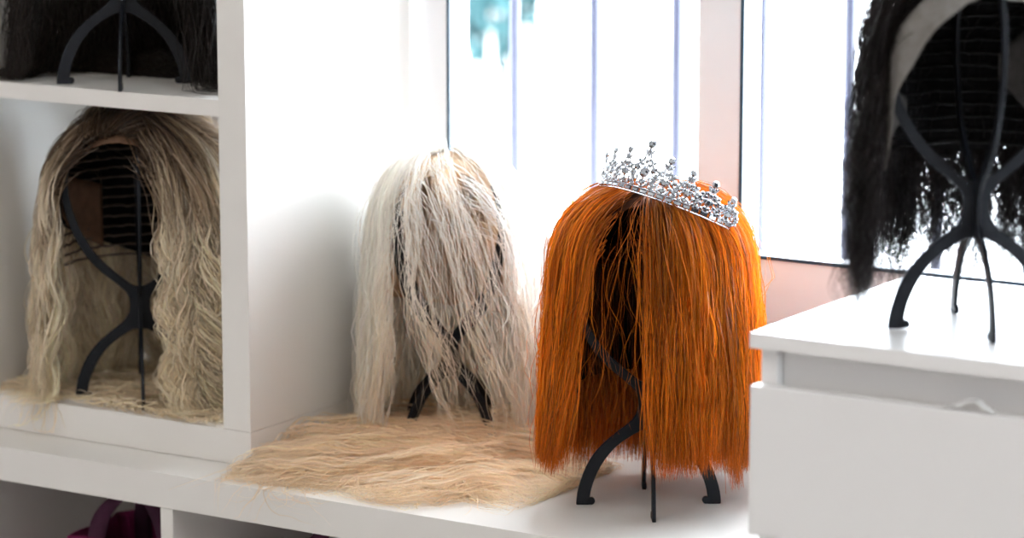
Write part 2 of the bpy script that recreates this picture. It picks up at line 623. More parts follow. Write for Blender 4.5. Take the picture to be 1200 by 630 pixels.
def strands_mesh(name, P, rad, tint, material, parent, flat=True):
    """P: (N,K,3) points, rad: (N,K) radii, tint: (N,K,3)"""
    N, K, _ = P.shape
    T = np.gradient(P, axis=1)
    T /= np.linalg.norm(T, axis=2, keepdims=True) + 1e-9
    ref = rng.normal(size=(N, 1, 3))
    U = np.cross(T, ref)
    U /= np.linalg.norm(U, axis=2, keepdims=True) + 1e-9
    V = np.cross(T, U)
    m = 2 if flat else 3
    ang = np.array([0, PI]) if flat else np.array([0, 2 * PI / 3, 4 * PI / 3])
    if flat:
        rad = rad * 1.35
    ca, sa = np.cos(ang), np.sin(ang)
    W = P[:, :, None, :] + rad[:, :, None, None] * (U[:, :, None, :] * ca[None, None, :, None] + V[:, :, None, :] * sa[None, None, :, None])
    co = W.reshape(-1, 3).astype(np.float32)
    base = (np.arange(N) * K * m)[:, None, None]
    k = (np.arange(K - 1) * m)[None, :, None]
    j = np.arange(1 if flat else 3)[None, None, :]
    j2 = (j + 1) % m
    a = base + k + j
    b = base + k + j2
    c = base + k + m + j2
    d = base + k + m + j
    F = np.stack([a, b, c, d], -1).reshape(-1, 4).astype(np.int32)
    me = bpy.data.meshes.new(name)
    me.vertices.add(len(co))
    me.vertices.foreach_set('co', co.ravel())
    me.loops.add(F.size)
    me.loops.foreach_set('vertex_index', F.ravel())
    me.polygons.add(len(F))
    me.polygons.foreach_set('loop_start', np.arange(0, F.size, 4, dtype=np.int32))
    try:
        me.polygons.foreach_set('loop_total', np.full(len(F), 4, dtype=np.int32))
    except Exception:
        pass
    me.update(calc_edges=True)
    me.polygons.foreach_set('use_smooth', np.ones(len(F), dtype=bool))
    at = me.attributes.new('tint', 'FLOAT_COLOR', 'POINT')
    col = np.ones((N, K, m, 4), np.float32)
    col[..., :3] = np.clip(tint, 0, 1)[:, :, None, :]
    at.data.foreach_set('color', col.ravel())
    o = link(name, me, material, parent)
    return o


def hair(head, N, K, clumps, open_fn, zroot, zend, cfg, tintfn):
    """open_fn(n) -> hang azimuths; zroot(a, rnd) ; zend(a, rnd).  Returns P, rad, tint"""
    g = cfg.get
    ca = open_fn(clumps)
    cw = rng.uniform(0, 1, clumps)
    cph = rng.uniform(0, 2 * PI, (clumps, 3))
    cend = rng.uniform(0, 1, clumps)
    coff = rng.uniform(0, 1, clumps)
    camp = rng.uniform(0.5, 1.4, clumps)
    id_ = rng.integers(0, clumps, N)
    da = rng.normal(0, g('spread', 0.10), N)
    ah = ca[id_] + da * 0.35
    rr = np.clip(cw[id_] + rng.normal(0, 0.12, N), 0, 1)
    # root azimuth: roots spread over the crown and sweep towards the hanging azimuth
    ar = ah * g('root_sweep', 1.0) + rng.normal(0, 0.08, N) + g('root_shift', 0.0)
    zr = zroot(ah, rr)
    ze = zend(ah, np.clip(cend[id_] + rng.normal(0, 0.25, N), 0, 1))
    t = np.linspace(0, 1, K)[None, :]
    # arc-like parametrisation: more samples over the dome
    ztop = head.zeq + head.hz
    # zr is the root's polar angle (0 = crown, pi/2 = widest level)
    ur = np.clip(zr, 0.02, PI / 2)
    zr = head.zeq + head.hz * np.cos(ur)
    Ld = (PI / 2 - ur) * (head.hz + 0.09) / 2 * 1.05
    Lh = head.zeq - ze
    L = Ld + Lh
    s = t * L[:, None]
    frac = np.clip(s / np.maximum(Ld, 1e-4)[:, None], 0, 1)
    u = ur[:, None] + (PI / 2 - ur)[:, None] * frac
    drop = np.maximum(s - Ld[:, None], 0)
    z = np.where(s < Ld[:, None], head.zeq + head.hz * np.clip(1 - np.sin(u) ** head.e, 0, 1) ** (1 / head.e), head.zeq - drop)
    sm = frac ** g('sweep_pow', 0.7)
    a = ar[:, None] + (ah - ar)[:, None] * sm
    if g('front', None) is not None:
        # rooted along the front hairline and combed over the crown
        a0, u0 = g('front')(N, ah)
        d0 = np.stack([np.sin(u0) * np.cos(a0), np.sin(u0) * np.sin(a0), np.cos(u0)], -1)
        d1 = np.stack([np.cos(ah), np.sin(ah), 0 * ah], -1)
        om = np.arccos(np.clip((d0 * d1).sum(-1), -0.98, 0.98))
        Ld = om * 0.092
        L = Ld + head.zeq - ze
        s = t * L[:, None]
        fr = np.clip(s / Ld[:, None], 0, 1)[..., None]
        om_ = om[:, None, None]
        dd = (np.sin((1 - fr) * om_) * d0[:, None] + np.sin(fr * om_) * d1[:, None]) / np.sin(om_)
        u = np.arccos(np.clip(dd[..., 2], 0, 1))
        drop = np.maximum(s - Ld[:, None], 0)
        zd = head.zeq + head.hz * np.clip(1 - np.sin(u) ** head.e, 0, 1) ** (1 / head.e)
        z = np.where(s < Ld[:, None], zd, head.zeq - drop)
        a = np.arctan2(dd[..., 1], dd[..., 0])
    a = a + (da * 0.65)[:, None] * (1 - g('gather', 0.5) * t)
    dr_fn = g('drift', None)
    if dr_fn is not None:
        a = a + dr_fn(ah[:, None], drop)
    off = (g('lay0', 0.002) + g('lay', 0.02) * coff[id_][:, None] * np.minimum(1, 0.25 + 2.2 * t) + rng.normal(0, 0.0022, (N, 1)))
    flare = g('flare', 0.02) * np.clip(drop / 0.25, 0, 2) ** g('flare_pow', 1.0) + g('tuck', 0.0) * np.clip(t - 0.75, 0, 1) * 4
    fa = g('flare_fn', None)
    if fa is not None:
        flare = flare + fa(a, drop)
    P = head.at(a, z, off, flare)
    # frame for displacements
    er = np.stack([np.cos(a), np.sin(a), 0 * a], -1)
    et = np.stack([-np.sin(a), np.cos(a), 0 * a], -1)
    lam = g('wavelength', 0.09)
    amp = g('wave', 0.004) * camp[id_][:, None] * np.clip(t * 1.6, 0, 1) ** 1.5
    ph = cph[id_]
    jit = rng.normal(0, g('phase_jit', 0.35), (N, 3))
    k1 = 2 * PI * s / lam
    w1 = amp * np.sin(k1 + (ph[:, 0] + jit[:, 0])[:, None])
    w2 = amp * 0.7 * np.cos(k1 * 0.93 + (ph[:, 1] + jit[:, 1])[:, None])
    P = P + et * w1[..., None] + er * w2[..., None]
    # individual wander
    f = g('frizz', 0.003)
    fl = (rng.uniform(0, 1, N) < g('fly', 0.03)).astype(float) * g('fly_amp', 4.0) + 1
    for lam2, am in ((0.18, 1.0), (0.075, g('mid', 0.22))):
        p3 = rng.uniform(0, 2 * PI, (N, 3))
        kk = 2 * PI * s / (lam2 * rng.uniform(0.7, 1.4, N))[:, None]
        d = np.stack([np.sin(kk + p3[:, 0:1]), np.sin(kk * 1.1 + p3[:, 1:2]), 0.3 * np.sin(kk + p3[:, 2:3])], -1)
        P = P + d * (f * am * fl)[:, None, None] * np.clip(t * 3, 0.1, 1)[..., None] ** 1.0
    rad = g('r', 0.0003) * rng.uniform(0.7, 1.3, (N, 1)) * (1 - 0.75 * np.clip((t - 0.7) / 0.3, 0, 1))
    tint = tintfn(N, t, a, id_, cw, rng)
    return P, rad * np.ones((N, K)), tint


def to_floor(P, zf, clearance, dirs, layer):
    """hair that would pass below the surface lies down on it instead, running along dirs"""
    z = P[..., 2]
    low = np.clip(zf + clearance - z, 0, None)
    step = np.diff(low, axis=1, prepend=low[:, :1])
    run = np.cumsum(np.abs(step), axis=1)
    P = P.copy()
    P[..., 0] += run * dirs[:, None, 0]
    P[..., 1] += run * dirs[:, None, 1]
    P[..., 2] = np.maximum(z, zf + clearance * 0.4 + layer[:, None] * np.exp(-run * 3))
    return P


def clamp_world(P, loc, rz, x0=None, x1=None, y0=None, y1=None, z1=None, j=0.006):
    c, s = math.cos(rz), math.sin(rz)
    X = loc[0] + c * P[..., 0] - s * P[..., 1]
    Y = loc[1] + s * P[..., 0] + c * P[..., 1]
    n = (P.shape[0], 1)
    if x0 is not None:
        X = np.maximum(X, x0 + rng.uniform(0, j, n))
    if x1 is not None:
        X = np.minimum(X, x1 - rng.uniform(0, j, n))
    if y0 is not None:
        Y = np.maximum(Y, y0 + rng.uniform(0, j, n))
    if y1 is not None:
        Y = np.minimum(Y, y1 - rng.uniform(0, j, n))
    Q = P.copy()
    dx, dy = X - loc[0], Y - loc[1]
    Q[..., 0] = c * dx + s * dy
    Q[..., 1] = -s * dx + c * dy
    if z1 is not None:
        Q[..., 2] = np.minimum(Q[..., 2], z1 - loc[2])
    return Q


def fixed(seedless_rgb, var_h, var_v):
    def fn(N, t, a, id_, cw, rg):
        b = np.array(seedless_rgb)[None, None, :] * (1 + rg.normal(0, var_v, (N, 1, 1)))
        b = b * (1 + rg.normal(0, var_h, (N, 1, 3)))
        return b * np.ones((N, t.shape[1], 1))
    return fn


def ramp_tint(stops, var_v=0.12, var_h=0.03, clump_v=0.12):
    xs = [s[0] for s in stops]

    def fn(N, t, a, id_, cw, rg):
        tt = np.clip(t + rg.normal(0, 0.04, (N, 1)), 0, 1)
        c = np.stack([np.interp(tt, xs, [s[1][k] for s in stops]) for k in range(3)], -1)
        cv = rg.normal(0, clump_v, cw.shape[0])[id_]
        c = c * (1 + rg.normal(0, var_v, (N, 1, 1)) + cv[:, None, None])
        return c * (1 + rg.normal(0, var_h, (N, 1, 3)))
    return fn


def cap_mesh(name, head, zedge, off, m, parent, n=96, rows=14, ztop=None, thick=0.0007):
    """shell above the edge curve zedge(a)"""
    bm = bmesh.new()
    ring_prev = None
    A = np.linspace(-PI, PI, n, endpoint=False)
    ze = np.array([zedge(a) for a in A])
    top = head.zeq + head.hz * 0.9995
    for i in range(rows + 1):
        f = i / rows
        # spacing denser at the top
        zq = ze + (top - ze) * np.sin(f * PI / 2)
        P = head.at(A, zq, off)
        ring = [bm.verts.new(p) for p in P]
        if ring_prev:
            for k in range(n):
                bm.faces.new((ring_prev[k], ring_prev[(k + 1) % n], ring[(k + 1) % n], ring[k]))
        ring_prev = ring
    bm.faces.new(ring_prev)
    o = obj(name, bm, m, parent, True)
    s = o.modifiers.new('thick', 'SOLIDIFY')
    s.thickness = thick
    return o


def weft_rows(name, head, a0, a1, zs, off, m, parent, r=0.0009, tilt=0.0):
    bm = bmesh.new()
    for z in zs:
        A = np.linspace(a0, a1, 36)
        zz = z + tilt * np.cos(A) + rng.normal(0, 0.0006, 36)
        P = head.at(A, zz, off)
        tube(bm, [Vector(p) for p in P], r, 5)
    o = obj(name, bm, m, parent, True)
    return o


def band(name, head, A, z_hi, z_lo, off_hi, off_lo, m, parent, rows=6, ruffle=0.0015, thick=0.0004):
    """lace strip between two edge curves"""
    bm = bmesh.new()
    prev = None
    ph = rng.uniform(0, 6.28)
    for i in range(rows + 1):
        f = i / rows
        z = z_hi * (1 - f) + z_lo * f
        off = off_hi * (1 - f) + off_lo * f + ruffle * f * np.sin(A * 14 + ph)
        P = head.at(A, z, off)
        ring = [bm.verts.new(p) for p in P]
        if prev:
            for k in range(len(A) - 1):
                bm.faces.new((prev[k], prev[k + 1], ring[k + 1], ring[k]))
        prev = ring
    o = obj(name, bm, m, parent, True)
    s = o.modifiers.new('thick', 'SOLIDIFY')
    s.thickness = thick
    return o


def sym(lo, hi, bias=None):
    """azimuth sampler leaving out the face opening (|a| < lo)"""
    def fn(n):
        a = rng.uniform(lo, hi, n)
        sg = np.where(rng.uniform(0, 1, n) < 0.5, -1, 1)
        return a * sg
    return fn


def cat_put(parts):
    return tuple(np.concatenate([p[i] for p in parts], 0) for i in range(3))


# ------------------------------------------------------------------ orange wig
wo = thing('orange_wig', 'straight bright orange bob wig wearing the silver tiara', 'wig', S_OR, R(-74))
Ho = Head(0.090, 0.114, 0.092, 0.258, 0.091, x0=-0.006, e=2.5)
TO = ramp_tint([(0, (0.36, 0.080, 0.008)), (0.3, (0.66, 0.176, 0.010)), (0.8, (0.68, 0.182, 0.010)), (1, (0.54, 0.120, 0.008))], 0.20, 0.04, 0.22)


def zroot_o(a, r):
    return 0.10 + 1.35 * r


def zend_o(a, r):
    return 0.072 - 0.032 * r + 0.02 * (r > 0.9) - 0.028 * np.clip((np.abs(a) - 1.9) / 0.5, 0, 1) + 0.012 * (a > 0) * (a < 1.9)


def drift_o(a, drop):
    left = np.exp(-((np.abs(a) - 0.3) / 0.45) ** 2) * (a < 0)
    return -0.38 * left * np.clip(drop / 0.22, 0, 1.1)


cfgo = dict(drift=drift_o, spread=0.10, root_sweep=0.86, lay=0.022, lay0=0.002, flare=0.015, wave=0.0024, wavelength=0.2, frizz=0.0022, mid=0.12,
            fly=0.03, fly_amp=3.0, r=0.00034, gather=0.45, sweep_pow=0.55)
def samp_o(n):
    a = rng.uniform(0.27, PI, n)
    b = -rng.uniform(0.60, PI, n)
    return np.where(rng.uniform(0, 1, n) < 0.53, a, b)


Po = [hair(Ho, 14500, 20, 300, samp_o, zroot_o, zend_o, cfgo, TO)]
cfgf = dict(cfgo, frizz=0.004, fly=0.06, r=0.00017, lay=0.024, wave=0.003, mid=0.3)
Po.append(hair(Ho, 700, 20, 200, samp_o, zroot_o, lambda a, r: 0.05 + 0.12 * r, cfgf, TO))
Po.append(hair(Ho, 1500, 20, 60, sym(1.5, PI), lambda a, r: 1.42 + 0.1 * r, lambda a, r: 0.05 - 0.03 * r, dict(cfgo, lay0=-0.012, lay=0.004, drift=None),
               ramp_tint([(0, (0.03, 0.012, 0.006)), (0.45, (0.07, 0.022, 0.006)), (0.85, (0.52, 0.125, 0.010))], 0.2, 0.04, 0.2)))  # inner back strands: shade inside the opening painted as a dark upper tint
# a few loose strands across the opening
Po.append(hair(Ho, 34, 20, 26, lambda n: rng.uniform(-0.5, 0.2, n), zroot_o, lambda a, r: 0.10 + 0.12 * r, dict(cfgf, frizz=0.008, drift=None), TO))
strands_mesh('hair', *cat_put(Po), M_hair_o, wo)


def zedge_o(a):
    d = abs(a)
    return float(np.interp(d, [0, 0.3, 0.6, 1.1, 1.5, PI], [0.342, 0.338, 0.30, 0.22, 0.20, 0.17]))


cap_mesh('wig_cap', Ho, lambda a: max(zedge_o(a), 0.335 if abs(a) < 2.2 else 0.30), -0.001, M_capb, wo)
weft_rows('weft_rows', Ho, 1.7, 2 * PI - 1.1, list(np.linspace(0.17, 0.345, 17)), -0.003, M_weft, wo, r=0.0015)


# dark sheet standing in for the shade inside the opening
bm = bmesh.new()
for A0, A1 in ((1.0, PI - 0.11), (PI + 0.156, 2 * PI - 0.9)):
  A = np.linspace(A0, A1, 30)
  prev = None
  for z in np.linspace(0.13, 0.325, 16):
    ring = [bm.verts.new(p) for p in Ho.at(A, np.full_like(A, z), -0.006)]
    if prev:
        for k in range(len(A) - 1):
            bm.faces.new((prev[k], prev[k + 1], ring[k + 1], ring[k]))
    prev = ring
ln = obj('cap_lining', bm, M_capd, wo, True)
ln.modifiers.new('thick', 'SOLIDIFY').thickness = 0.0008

# ------------------------------------------------------------------ tiara
TI = thing('tiara', 'silver crystal tiara sitting on top of the orange wig', 'tiara')
tr_R = 0.0938
mid_az = -1.6709
# mid point of the base over the front of the wig, ring tilted down towards the back and to the right
tm = Matrix.Rotation(mid_az, 4, 'Z')
fwd = Vector((math.cos(mid_az), math.sin(mid_az), 0))
side = Vector((-fwd.y, fwd.x, 0))
ax_pitch = Matrix.Rotation(-0.4366, 4, side)   # back goes down
ax_roll = Matrix.Rotation(-0.1519, 4, fwd)
TI.matrix_world = Matrix.Translation(Vector((0.0143, 0.0368, 0.9156))) @ (ax_roll @ ax_pitch).to_4x4() @ tm
TI_ROT = TI.matrix_world.copy()


def gem(bm, c, r, n, h=0.55):
    r = r * 1.45
    """brilliant-cut stone facing outwards along n"""
    n = Vector(n).normalized()
    ref = Vector((0, 0, 1)) if abs(n.z) < 0.9 else Vector((1, 0, 0))
    u = n.cross(ref).normalized()
    v = n.cross(u)
    c = Vector(c)
    K = 8
    tb = [bm.verts.new(c + n * r * h + (u * math.cos(2 * PI * (k + .5) / K) + v * math.sin(2 * PI * (k + .5) / K)) * r * 0.55) for k in range(K)]
    gd = [bm.verts.new(c + (u * math.cos(2 * PI * k / K) + v * math.sin(2 * PI * k / K)) * r) for k in range(K)]
    bt = bm.verts.new(c - n * r * 0.8)
    bm.faces.new(tb)
    for k in range(K):
        bm.faces.new((gd[k], gd[(k + 1) % K], tb[k]))
        bm.faces.new((gd[(k + 1) % K], tb[(k + 1) % K], tb[k]))
        bm.faces.new((gd[(k + 1) % K], gd[k], bt))


def marquise(bm, c, w, l, n, ang):
    w, l = w * 1.5, l * 1.3
    n = Vector(n).normalized()
    up = Vector((0, 0, 1))
    s = up.cross(n).normalized()
    d = up * math.cos(ang) + s * math.sin(ang)
    e = n.cross(d)
    c = Vector(c)
    K = 8
    rim = []
    for k in range(K):
        a = 2 * PI * k / K
        rim.append(bm.verts.new(c + d * math.cos(a) * l + e * math.sin(a) * w * (0.75 + 0.25 * abs(math.sin(a)))))
    t, b = bm.verts.new(c + n * w * 0.7), bm.verts.new(c - n * w * 0.5)
    for k in range(K):
        bm.faces.new((rim[k], rim[(k + 1) % K], t))
        bm.faces.new((rim[(k + 1) % K], rim[k], b))


def tp_(a, z, lean=0.18, off=0.0):
    r = tr_R + z * lean + off
    return Vector((r * math.cos(a), r * math.sin(a), z))


def tarc(a0, a1, z, n=40, off=0.0):
    return [tp_(a0 + (a1 - a0) * k / (n - 1), z, off=off) for k in range(n)]


bm = bmesh.new()
BE = R(68)
for z in (0.0, 0.0065):
    tube(bm, tarc(-BE, BE, z, 70), 0.0009, 6)
obj('band', bm, M_silver, TI, True)
for k in range(22):
    a = -BE + (k + 0.5) * 2 * BE / 22
    bm = bmesh.new()
    p = tp_(a, 0.0033)
    nrm = Vector((math.cos(a), math.sin(a), 0))
    tng = Vector((-nrm.y, nrm.x, 0))
    w = tr_R * 2 * BE / 22 * 0.42
    vs = []
    for (sx, sz, o) in ((-1, -1, 0.0004), (1, -1, 0.0004), (1, 1, 0.0004), (-1, 1, 0.0004)):
        vs.append(bm.verts.new(p + tng * w * sx + Vector((0, 0, 0.0023 * sz)) + nrm * o))
    vt = []
    for (sx, sz) in ((-1, -1), (1, -1), (1, 1), (-1, 1)):
        vt.append(bm.verts.new(p + tng * w * 0.75 * sx + Vector((0, 0, 0.0014 * sz)) + nrm * 0.0019))
    bm.faces.new(vt)
    bm.faces.new(vs[::-1])
    for i in range(4):
        bm.faces.new((vs[i], vs[(i + 1) % 4], vt[(i + 1) % 4], vt[i]))
    obj('baguette_stone', bm, M_gem, TI)

peaks = [(-61, .028), (-46, .036), (-31, .041), (-15.5, .045), (0, .0565), (15.5, .045), (31, .041), (46, .038), (61, .030)]
for pd, hh in peaks:
    a0 = R(pd)
    nrm = Vector((math.cos(a0), math.sin(a0), 0))
    bm = bmesh.new()
    k_ = hh / 0.05
    wa = 0.0112 / tr_R

    def q(da, z):
        return tp_(a0 + da * wa, z * hh)
    # scrolled wire frame
    for sg in (-1, 1):
        tube(bm, catmull([q(sg * 1.0, 0.13), q(sg * 1.05, 0.3), q(sg * 0.75, 0.45), q(sg * 0.2, 0.5), q(sg * 0.35, 0.66), q(sg * 0.12, 0.82), q(0, 0.9)], 4), 0.001, 5)
        tube(bm, catmull([q(0, 0.14), q(sg * 0.5, 0.2), q(sg * 0.65, 0.33), q(sg * 0.25, 0.42), q(0, 0.36)], 4), 0.001, 5)
        tube(bm, catmull([q(sg * 1.0, 0.13), q(sg * 1.25, 0.28), q(sg * 1.15, 0.42)], 4), 0.001, 5)
    tube(bm, [q(0, 0.12), q(0, 0.95)], 0.001, 5)
    pk = obj('peak', bm, M_silver, TI, True)
    # stones of the motif
    def one(nm, fn, *args):
        b2 = bmesh.new()
        fn(b2, *args)
        obj(nm, b2, M_gem, pk)
    one('round_crystal', gem, q(0, 0.96), 0.0030 if hh < .05 else 0.0038, nrm)
    one('round_crystal', gem, q(0, 0.42), 0.0030 if hh < .05 else 0.0046, nrm)
    for sg in (-1, 1):
        one('leaf_crystal', marquise, q(sg * 0.28, 0.80), 0.0013, 0.0034, nrm, sg * 0.6)
        one('leaf_crystal', marquise, q(sg * 0.62, 0.60), 0.0015, 0.0038, nrm, -sg * 0.5)
        one('round_crystal', gem, q(sg * 0.95, 0.50), 0.0020 if hh < .05 else 0.0030, nrm)
        one('leaf_crystal', marquise, q(sg * 1.15, 0.38), 0.0014, 0.0034, nrm, sg * 0.35)
    b2 = bmesh.new()
    for sg in (-1, 1):
        for (u, z) in ((0.5, 0.2), (0.68, 0.32), (0.35, 0.43), (1.0, 0.16), (1.07, 0.28), (0.75, 0.45), (0.3, 0.66), (1.32, 0.2), (1.25, 0.42), (1.3, 0.33), (0.85, 0.62), (0.2, 0.25), (0.45, 0.55)):
            gem(b2, q(sg * u, z) + nrm * 0.0003, 0.00145, nrm)
    gem(b2, q(0, 0.22), 0.0019, nrm)
    gem(b2, q(0, 0.62), 0.0019, nrm)
    gem(b2, q(0, 0.76), 0.0014, nrm)
    obj('small_crystals', b2, M_gem, pk)

# ------------------------------------------------------------------ white blond wig
ww = thing('white_blond_wig', 'very long messy white blond wig pooling on the white top', 'wig', S_WH, R(-57))
Hw = Head(0.092, 0.098, 0.084, 0.255, 0.098, e=2.3)
TW = ramp_tint([(0, (0.95, 0.92, 0.87)), (0.5, (0.95, 0.90, 0.82)), (1, (0.95, 0.81, 0.62))], 0.04, 0.012, 0.04)


def zr_w(a, r):
    return 0.05 + 1.4 * r


cw1 = dict(mid=0.12, spread=0.09, root_sweep=0.8, lay=0.014, lay0=0.003, flare=0.008, wave=0.005, wavelength=0.2, frizz=0.0035, micro=0.1,
           fly=0.05, fly_amp=2.5, r=0.00045, gather=0.3, sweep_pow=0.6)
# sides and back: reach the top and pool
P1, r1, t1 = hair(Hw, 4200, 30, 200, sym(1.05, PI), zr_w, lambda a, r: -0.03 - 0.20 * r, cw1, TW)
N1 = len(P1)
# spread outwards, biased (in the local frame) towards the image left
outd = P1[:, -1, :2] / (np.linalg.norm(P1[:, -1, :2], axis=1, keepdims=True) + 1e-9)
wdir = np.array([math.cos(R(195) + R(57)), math.sin(R(195) + R(57))])
dr1 = outd * 0.35 + wdir * 0.6 + rng.normal(0, 0.30, (N1, 2))
P1 = to_floor(P1, 0.0, 0.006, dr1, rng.uniform(0, 0.02, N1))
P1 = clamp_world(P1, S_WH, R(-57), x0=-0.470, x1=-0.16, y1=0.242)
# curtain of loose strands over the opening
cw2 = dict(cw1, drift=lambda a, d: 0.6 * np.clip(d / 0.25, 0, 1) * (a > -0.6), spread=0.06, lay=0.016, wave=0.009, wavelength=0.17, frizz=0.005, gather=0.6, r=0.00028, root_shift=-0.35, lay0=0.012)
P2, r2, t2 = hair(Hw, 330, 30, 20, lambda n: rng.uniform(-1.0, 1.0, n), zr_w, lambda a, r: 0.12 - 0.13 * r, cw2, TW)
P2 = to_floor(P2, 0.0, 0.006, rng.normal(0, 0.4, (len(P2), 2)), rng.uniform(0, 0.01, len(P2)))
cw3 = dict(cw1, frizz=0.008, r=0.00020, lay=0.022)
P3, r3, t3 = hair(Hw, 200, 30, 150, lambda n: rng.uniform(-PI, PI, n), zr_w, lambda a, r: 0.02 + 0.22 * r, cw3, TW)
P2, P3 = [clamp_world(q, S_WH, R(-57), x0=-0.470, y1=0.242) for q in (P2, P3)]
strands_mesh('hair', *cat_put([(P1, r1, t1), (P2, r2, t2), (P3, r3, t3)]), M_hair_w, ww)


def pool(N, K, start, heading, length, spread, wig_loc, wig_rz, tint, zf, thick, r=0.00045, nclump=60, curl=0.028, xmin=None, ymax=None, ymin=None, drape=None):
    """hair lying along a surface: world-space paths turned into the wig's frame"""
    cs = np.array(start)[None, :] + rng.normal(0, 1, (nclump, 2)) * np.array(spread)[None, :]
    chd = R(heading) + rng.normal(0, 0.42, nclump)
    cph = rng.uniform(0, 2 * PI, (nclump, 2))
    cl = rng.uniform(0.6, 1.0, nclump) * length
    idn = rng.integers(0, nclump, N)
    t = np.linspace(0, 1, K)[None, :]
    L = (cl[idn] * rng.uniform(0.85, 1.1, N))[:, None]
    h = chd[idn][:, None] + rng.normal(0, 0.10, (N, 1)) + 0.5 * np.sin(t * 3.5 + cph[idn, 0:1]) * 0.6
    ds = L / (K - 1)
    X = cs[idn, 0:1] + np.cumsum(np.cos(h) * ds, 1) + rng.normal(0, 0.012, (N, 1))
    Y = cs[idn, 1:2] + np.cumsum(np.sin(h) * ds, 1) + rng.normal(0, 0.012, (N, 1))
    w = curl * np.sin(t * L / 0.09 * 2 * PI * 0.5 + cph[idn, 1:2] + rng.normal(0, 0.3, (N, 1))) * t
    X += -np.sin(h) * w
    Y += np.cos(h) * w
    if xmin is not None:
        X = np.maximum(X, xmin + rng.uniform(0, 0.012, (N, 1)))
    if ymax is not None:
        Y = np.minimum(Y, ymax - rng.uniform(0, 0.012, (N, 1)))
    Z = zf + 0.001 + rng.uniform(0, 1, (N, 1)) * thick * np.sin(np.clip(1 - t, 0, 1) * PI * 0.5 + 0.15) + 0.002 * np.sin(t * 20 + cph[idn, 0:1])
    Z = np.maximum(Z, zf + 0.0008)
    if drape is not None:
        # past the front edge of the board, the hair bends down over it
        over = np.clip(drape - Y, 0, None)
        Z = Z - np.clip(over * 0.9, 0, 0.036)
        Y = np.where(over > 0, drape - 0.0015 - 0.12 * over - rng.uniform(0, 0.004, (N, 1)), Y)
    elif ymin is not None:
        Y = np.maximum(Y, ymin + rng.uniform(0, 0.03, (N, 1)))
    dx, dy = X - wig_loc[0], Y - wig_loc[1]
    c, s_ = math.cos(-wig_rz), math.sin(-wig_rz)
    P = np.stack([c * dx - s_ * dy, s_ * dx + c * dy, Z - wig_loc[2]], -1)
    rad = r * rng.uniform(0.7, 1.3, (N, 1)) * (1 - 0.75 * np.clip((t - 0.7) / 0.3, 0, 1)) * np.ones((N, K))
    return P, rad, tint(N, t, X, idn, cph[:, 0], rng)


TWP = ramp_tint([(0, (0.93, 0.73, 0.50)), (1, (0.95, 0.82, 0.66))], 0.05, 0.015, 0.06)
pl_args = dict(wig_loc=S_WH, wig_rz=R(-57), tint=TWP, zf=ZC)
PP = [pool(2600, 30, (-0.26, 0.05), 186, 0.26, (0.05, 0.055), thick=0.042, xmin=-0.470, ymax=0.24, ymin=CF + 0.014, **pl_args),
      pool(1400, 30, (-0.30, -0.02), 205, 0.20, (0.06, 0.03), thick=0.018, xmin=-0.470, ymax=0.24, ymin=CF + 0.010, **pl_args),
      pool(1500, 30, (-0.28, 0.02), 355, 0.17, (0.04, 0.035), thick=0.016, ymax=0.24, ymin=CF + 0.03, **pl_args),
      pool(420, 30, (-0.30, -0.02), 230, 0.15, (0.09, 0.04), thick=0.006, nclump=90, xmin=-0.470, ymax=0.24, ymin=CF + 0.004, r=0.00025, curl=0.04, **pl_args),
      pool(44, 30, (-0.40, -0.13), 262, 0.085, (0.03, 0.01), thick=0.004, nclump=14, xmin=-0.470, ymax=0.24, drape=CF, r=0.0003, curl=0.05, **pl_args)]
PP = [(clamp_world(p[0], S_WH, R(-57), x1=-0.105),) + p[1:] for p in PP]
strands_mesh('trailing_hair', *cat_put(PP), M_hair_w, ww)
cap_mesh('wig_cap', Hw, lambda a: float(np.interp(abs(a), [0, 0.5, 0.9, 1.3, PI], [0.342, 0.33, 0.27, 0.19, 0.15])), -0.001, M_capw, ww)


# ------------------------------------------------------------------ ombre blond wig in the cube shelf
wb = thing('ombre_blond_wig', 'wavy ash blond wig with dark brown roots inside the cube shelf', 'wig', S_BL, R(-68))
Hb = Head(0.093, 0.098, 0.094, 0.256, 0.090, e=2.2)
TB = ramp_tint([(0, (0.05, 0.030, 0.018)), (0.12, (0.13, 0.080, 0.048)), (0.25, (0.42, 0.31, 0.20)), (0.38, (0.80, 0.69, 0.53)), (1, (0.88, 0.76, 0.56))], 0.09, 0.02, 0.12)


def zr_b(a, r):
    e = np.interp(np.abs(a), [0, 0.9, 1.4, PI], [0.9, 0.9, 0.95, 1.0])
    return 0.1 + 1.35 * r * e


def samp_b(n):
    a = rng.uniform(0.95, PI, n)
    sg = np.where(rng.uniform(0, 1, n) < 0.40, -1, 1)
    return a * sg


cb = dict(spread=0.10, root_sweep=0.55, lay=0.022, lay0=0.003, flare=0.010, wave=0.0105, wavelength=0.085, frizz=0.0022, mid=0.1, phase_jit=0.22,
          fly=0.03, fly_amp=3.0, r=0.00048, gather=0.85, sweep_pow=0.8)
P1, r1, t1 = hair(Hb, 4000, 40, 60, samp_b, zr_b, lambda a, r: 0.01 - 0.10 * r + 0.06 * (r > 0.8), cb, TB)
# heavy waves in front on the image right
P2, r2, t2 = hair(Hb, 1500, 40, 26, lambda n: rng.uniform(0.62, 1.5, n), zr_b, lambda a, r: 0.03 - 0.09 * r, dict(cb, lay=0.03, flare=0.018, wave=0.0135, wavelength=0.078, gather=0.95), TB)


def settle(P):
    d = rng.normal(0, 0.25, (len(P), 2)) + P[:, -1, :2] / 0.12 * 0.35
    P = to_floor(P, 0.0, 0.005, d, rng.uniform(0, 0.012, len(P)))
    return P




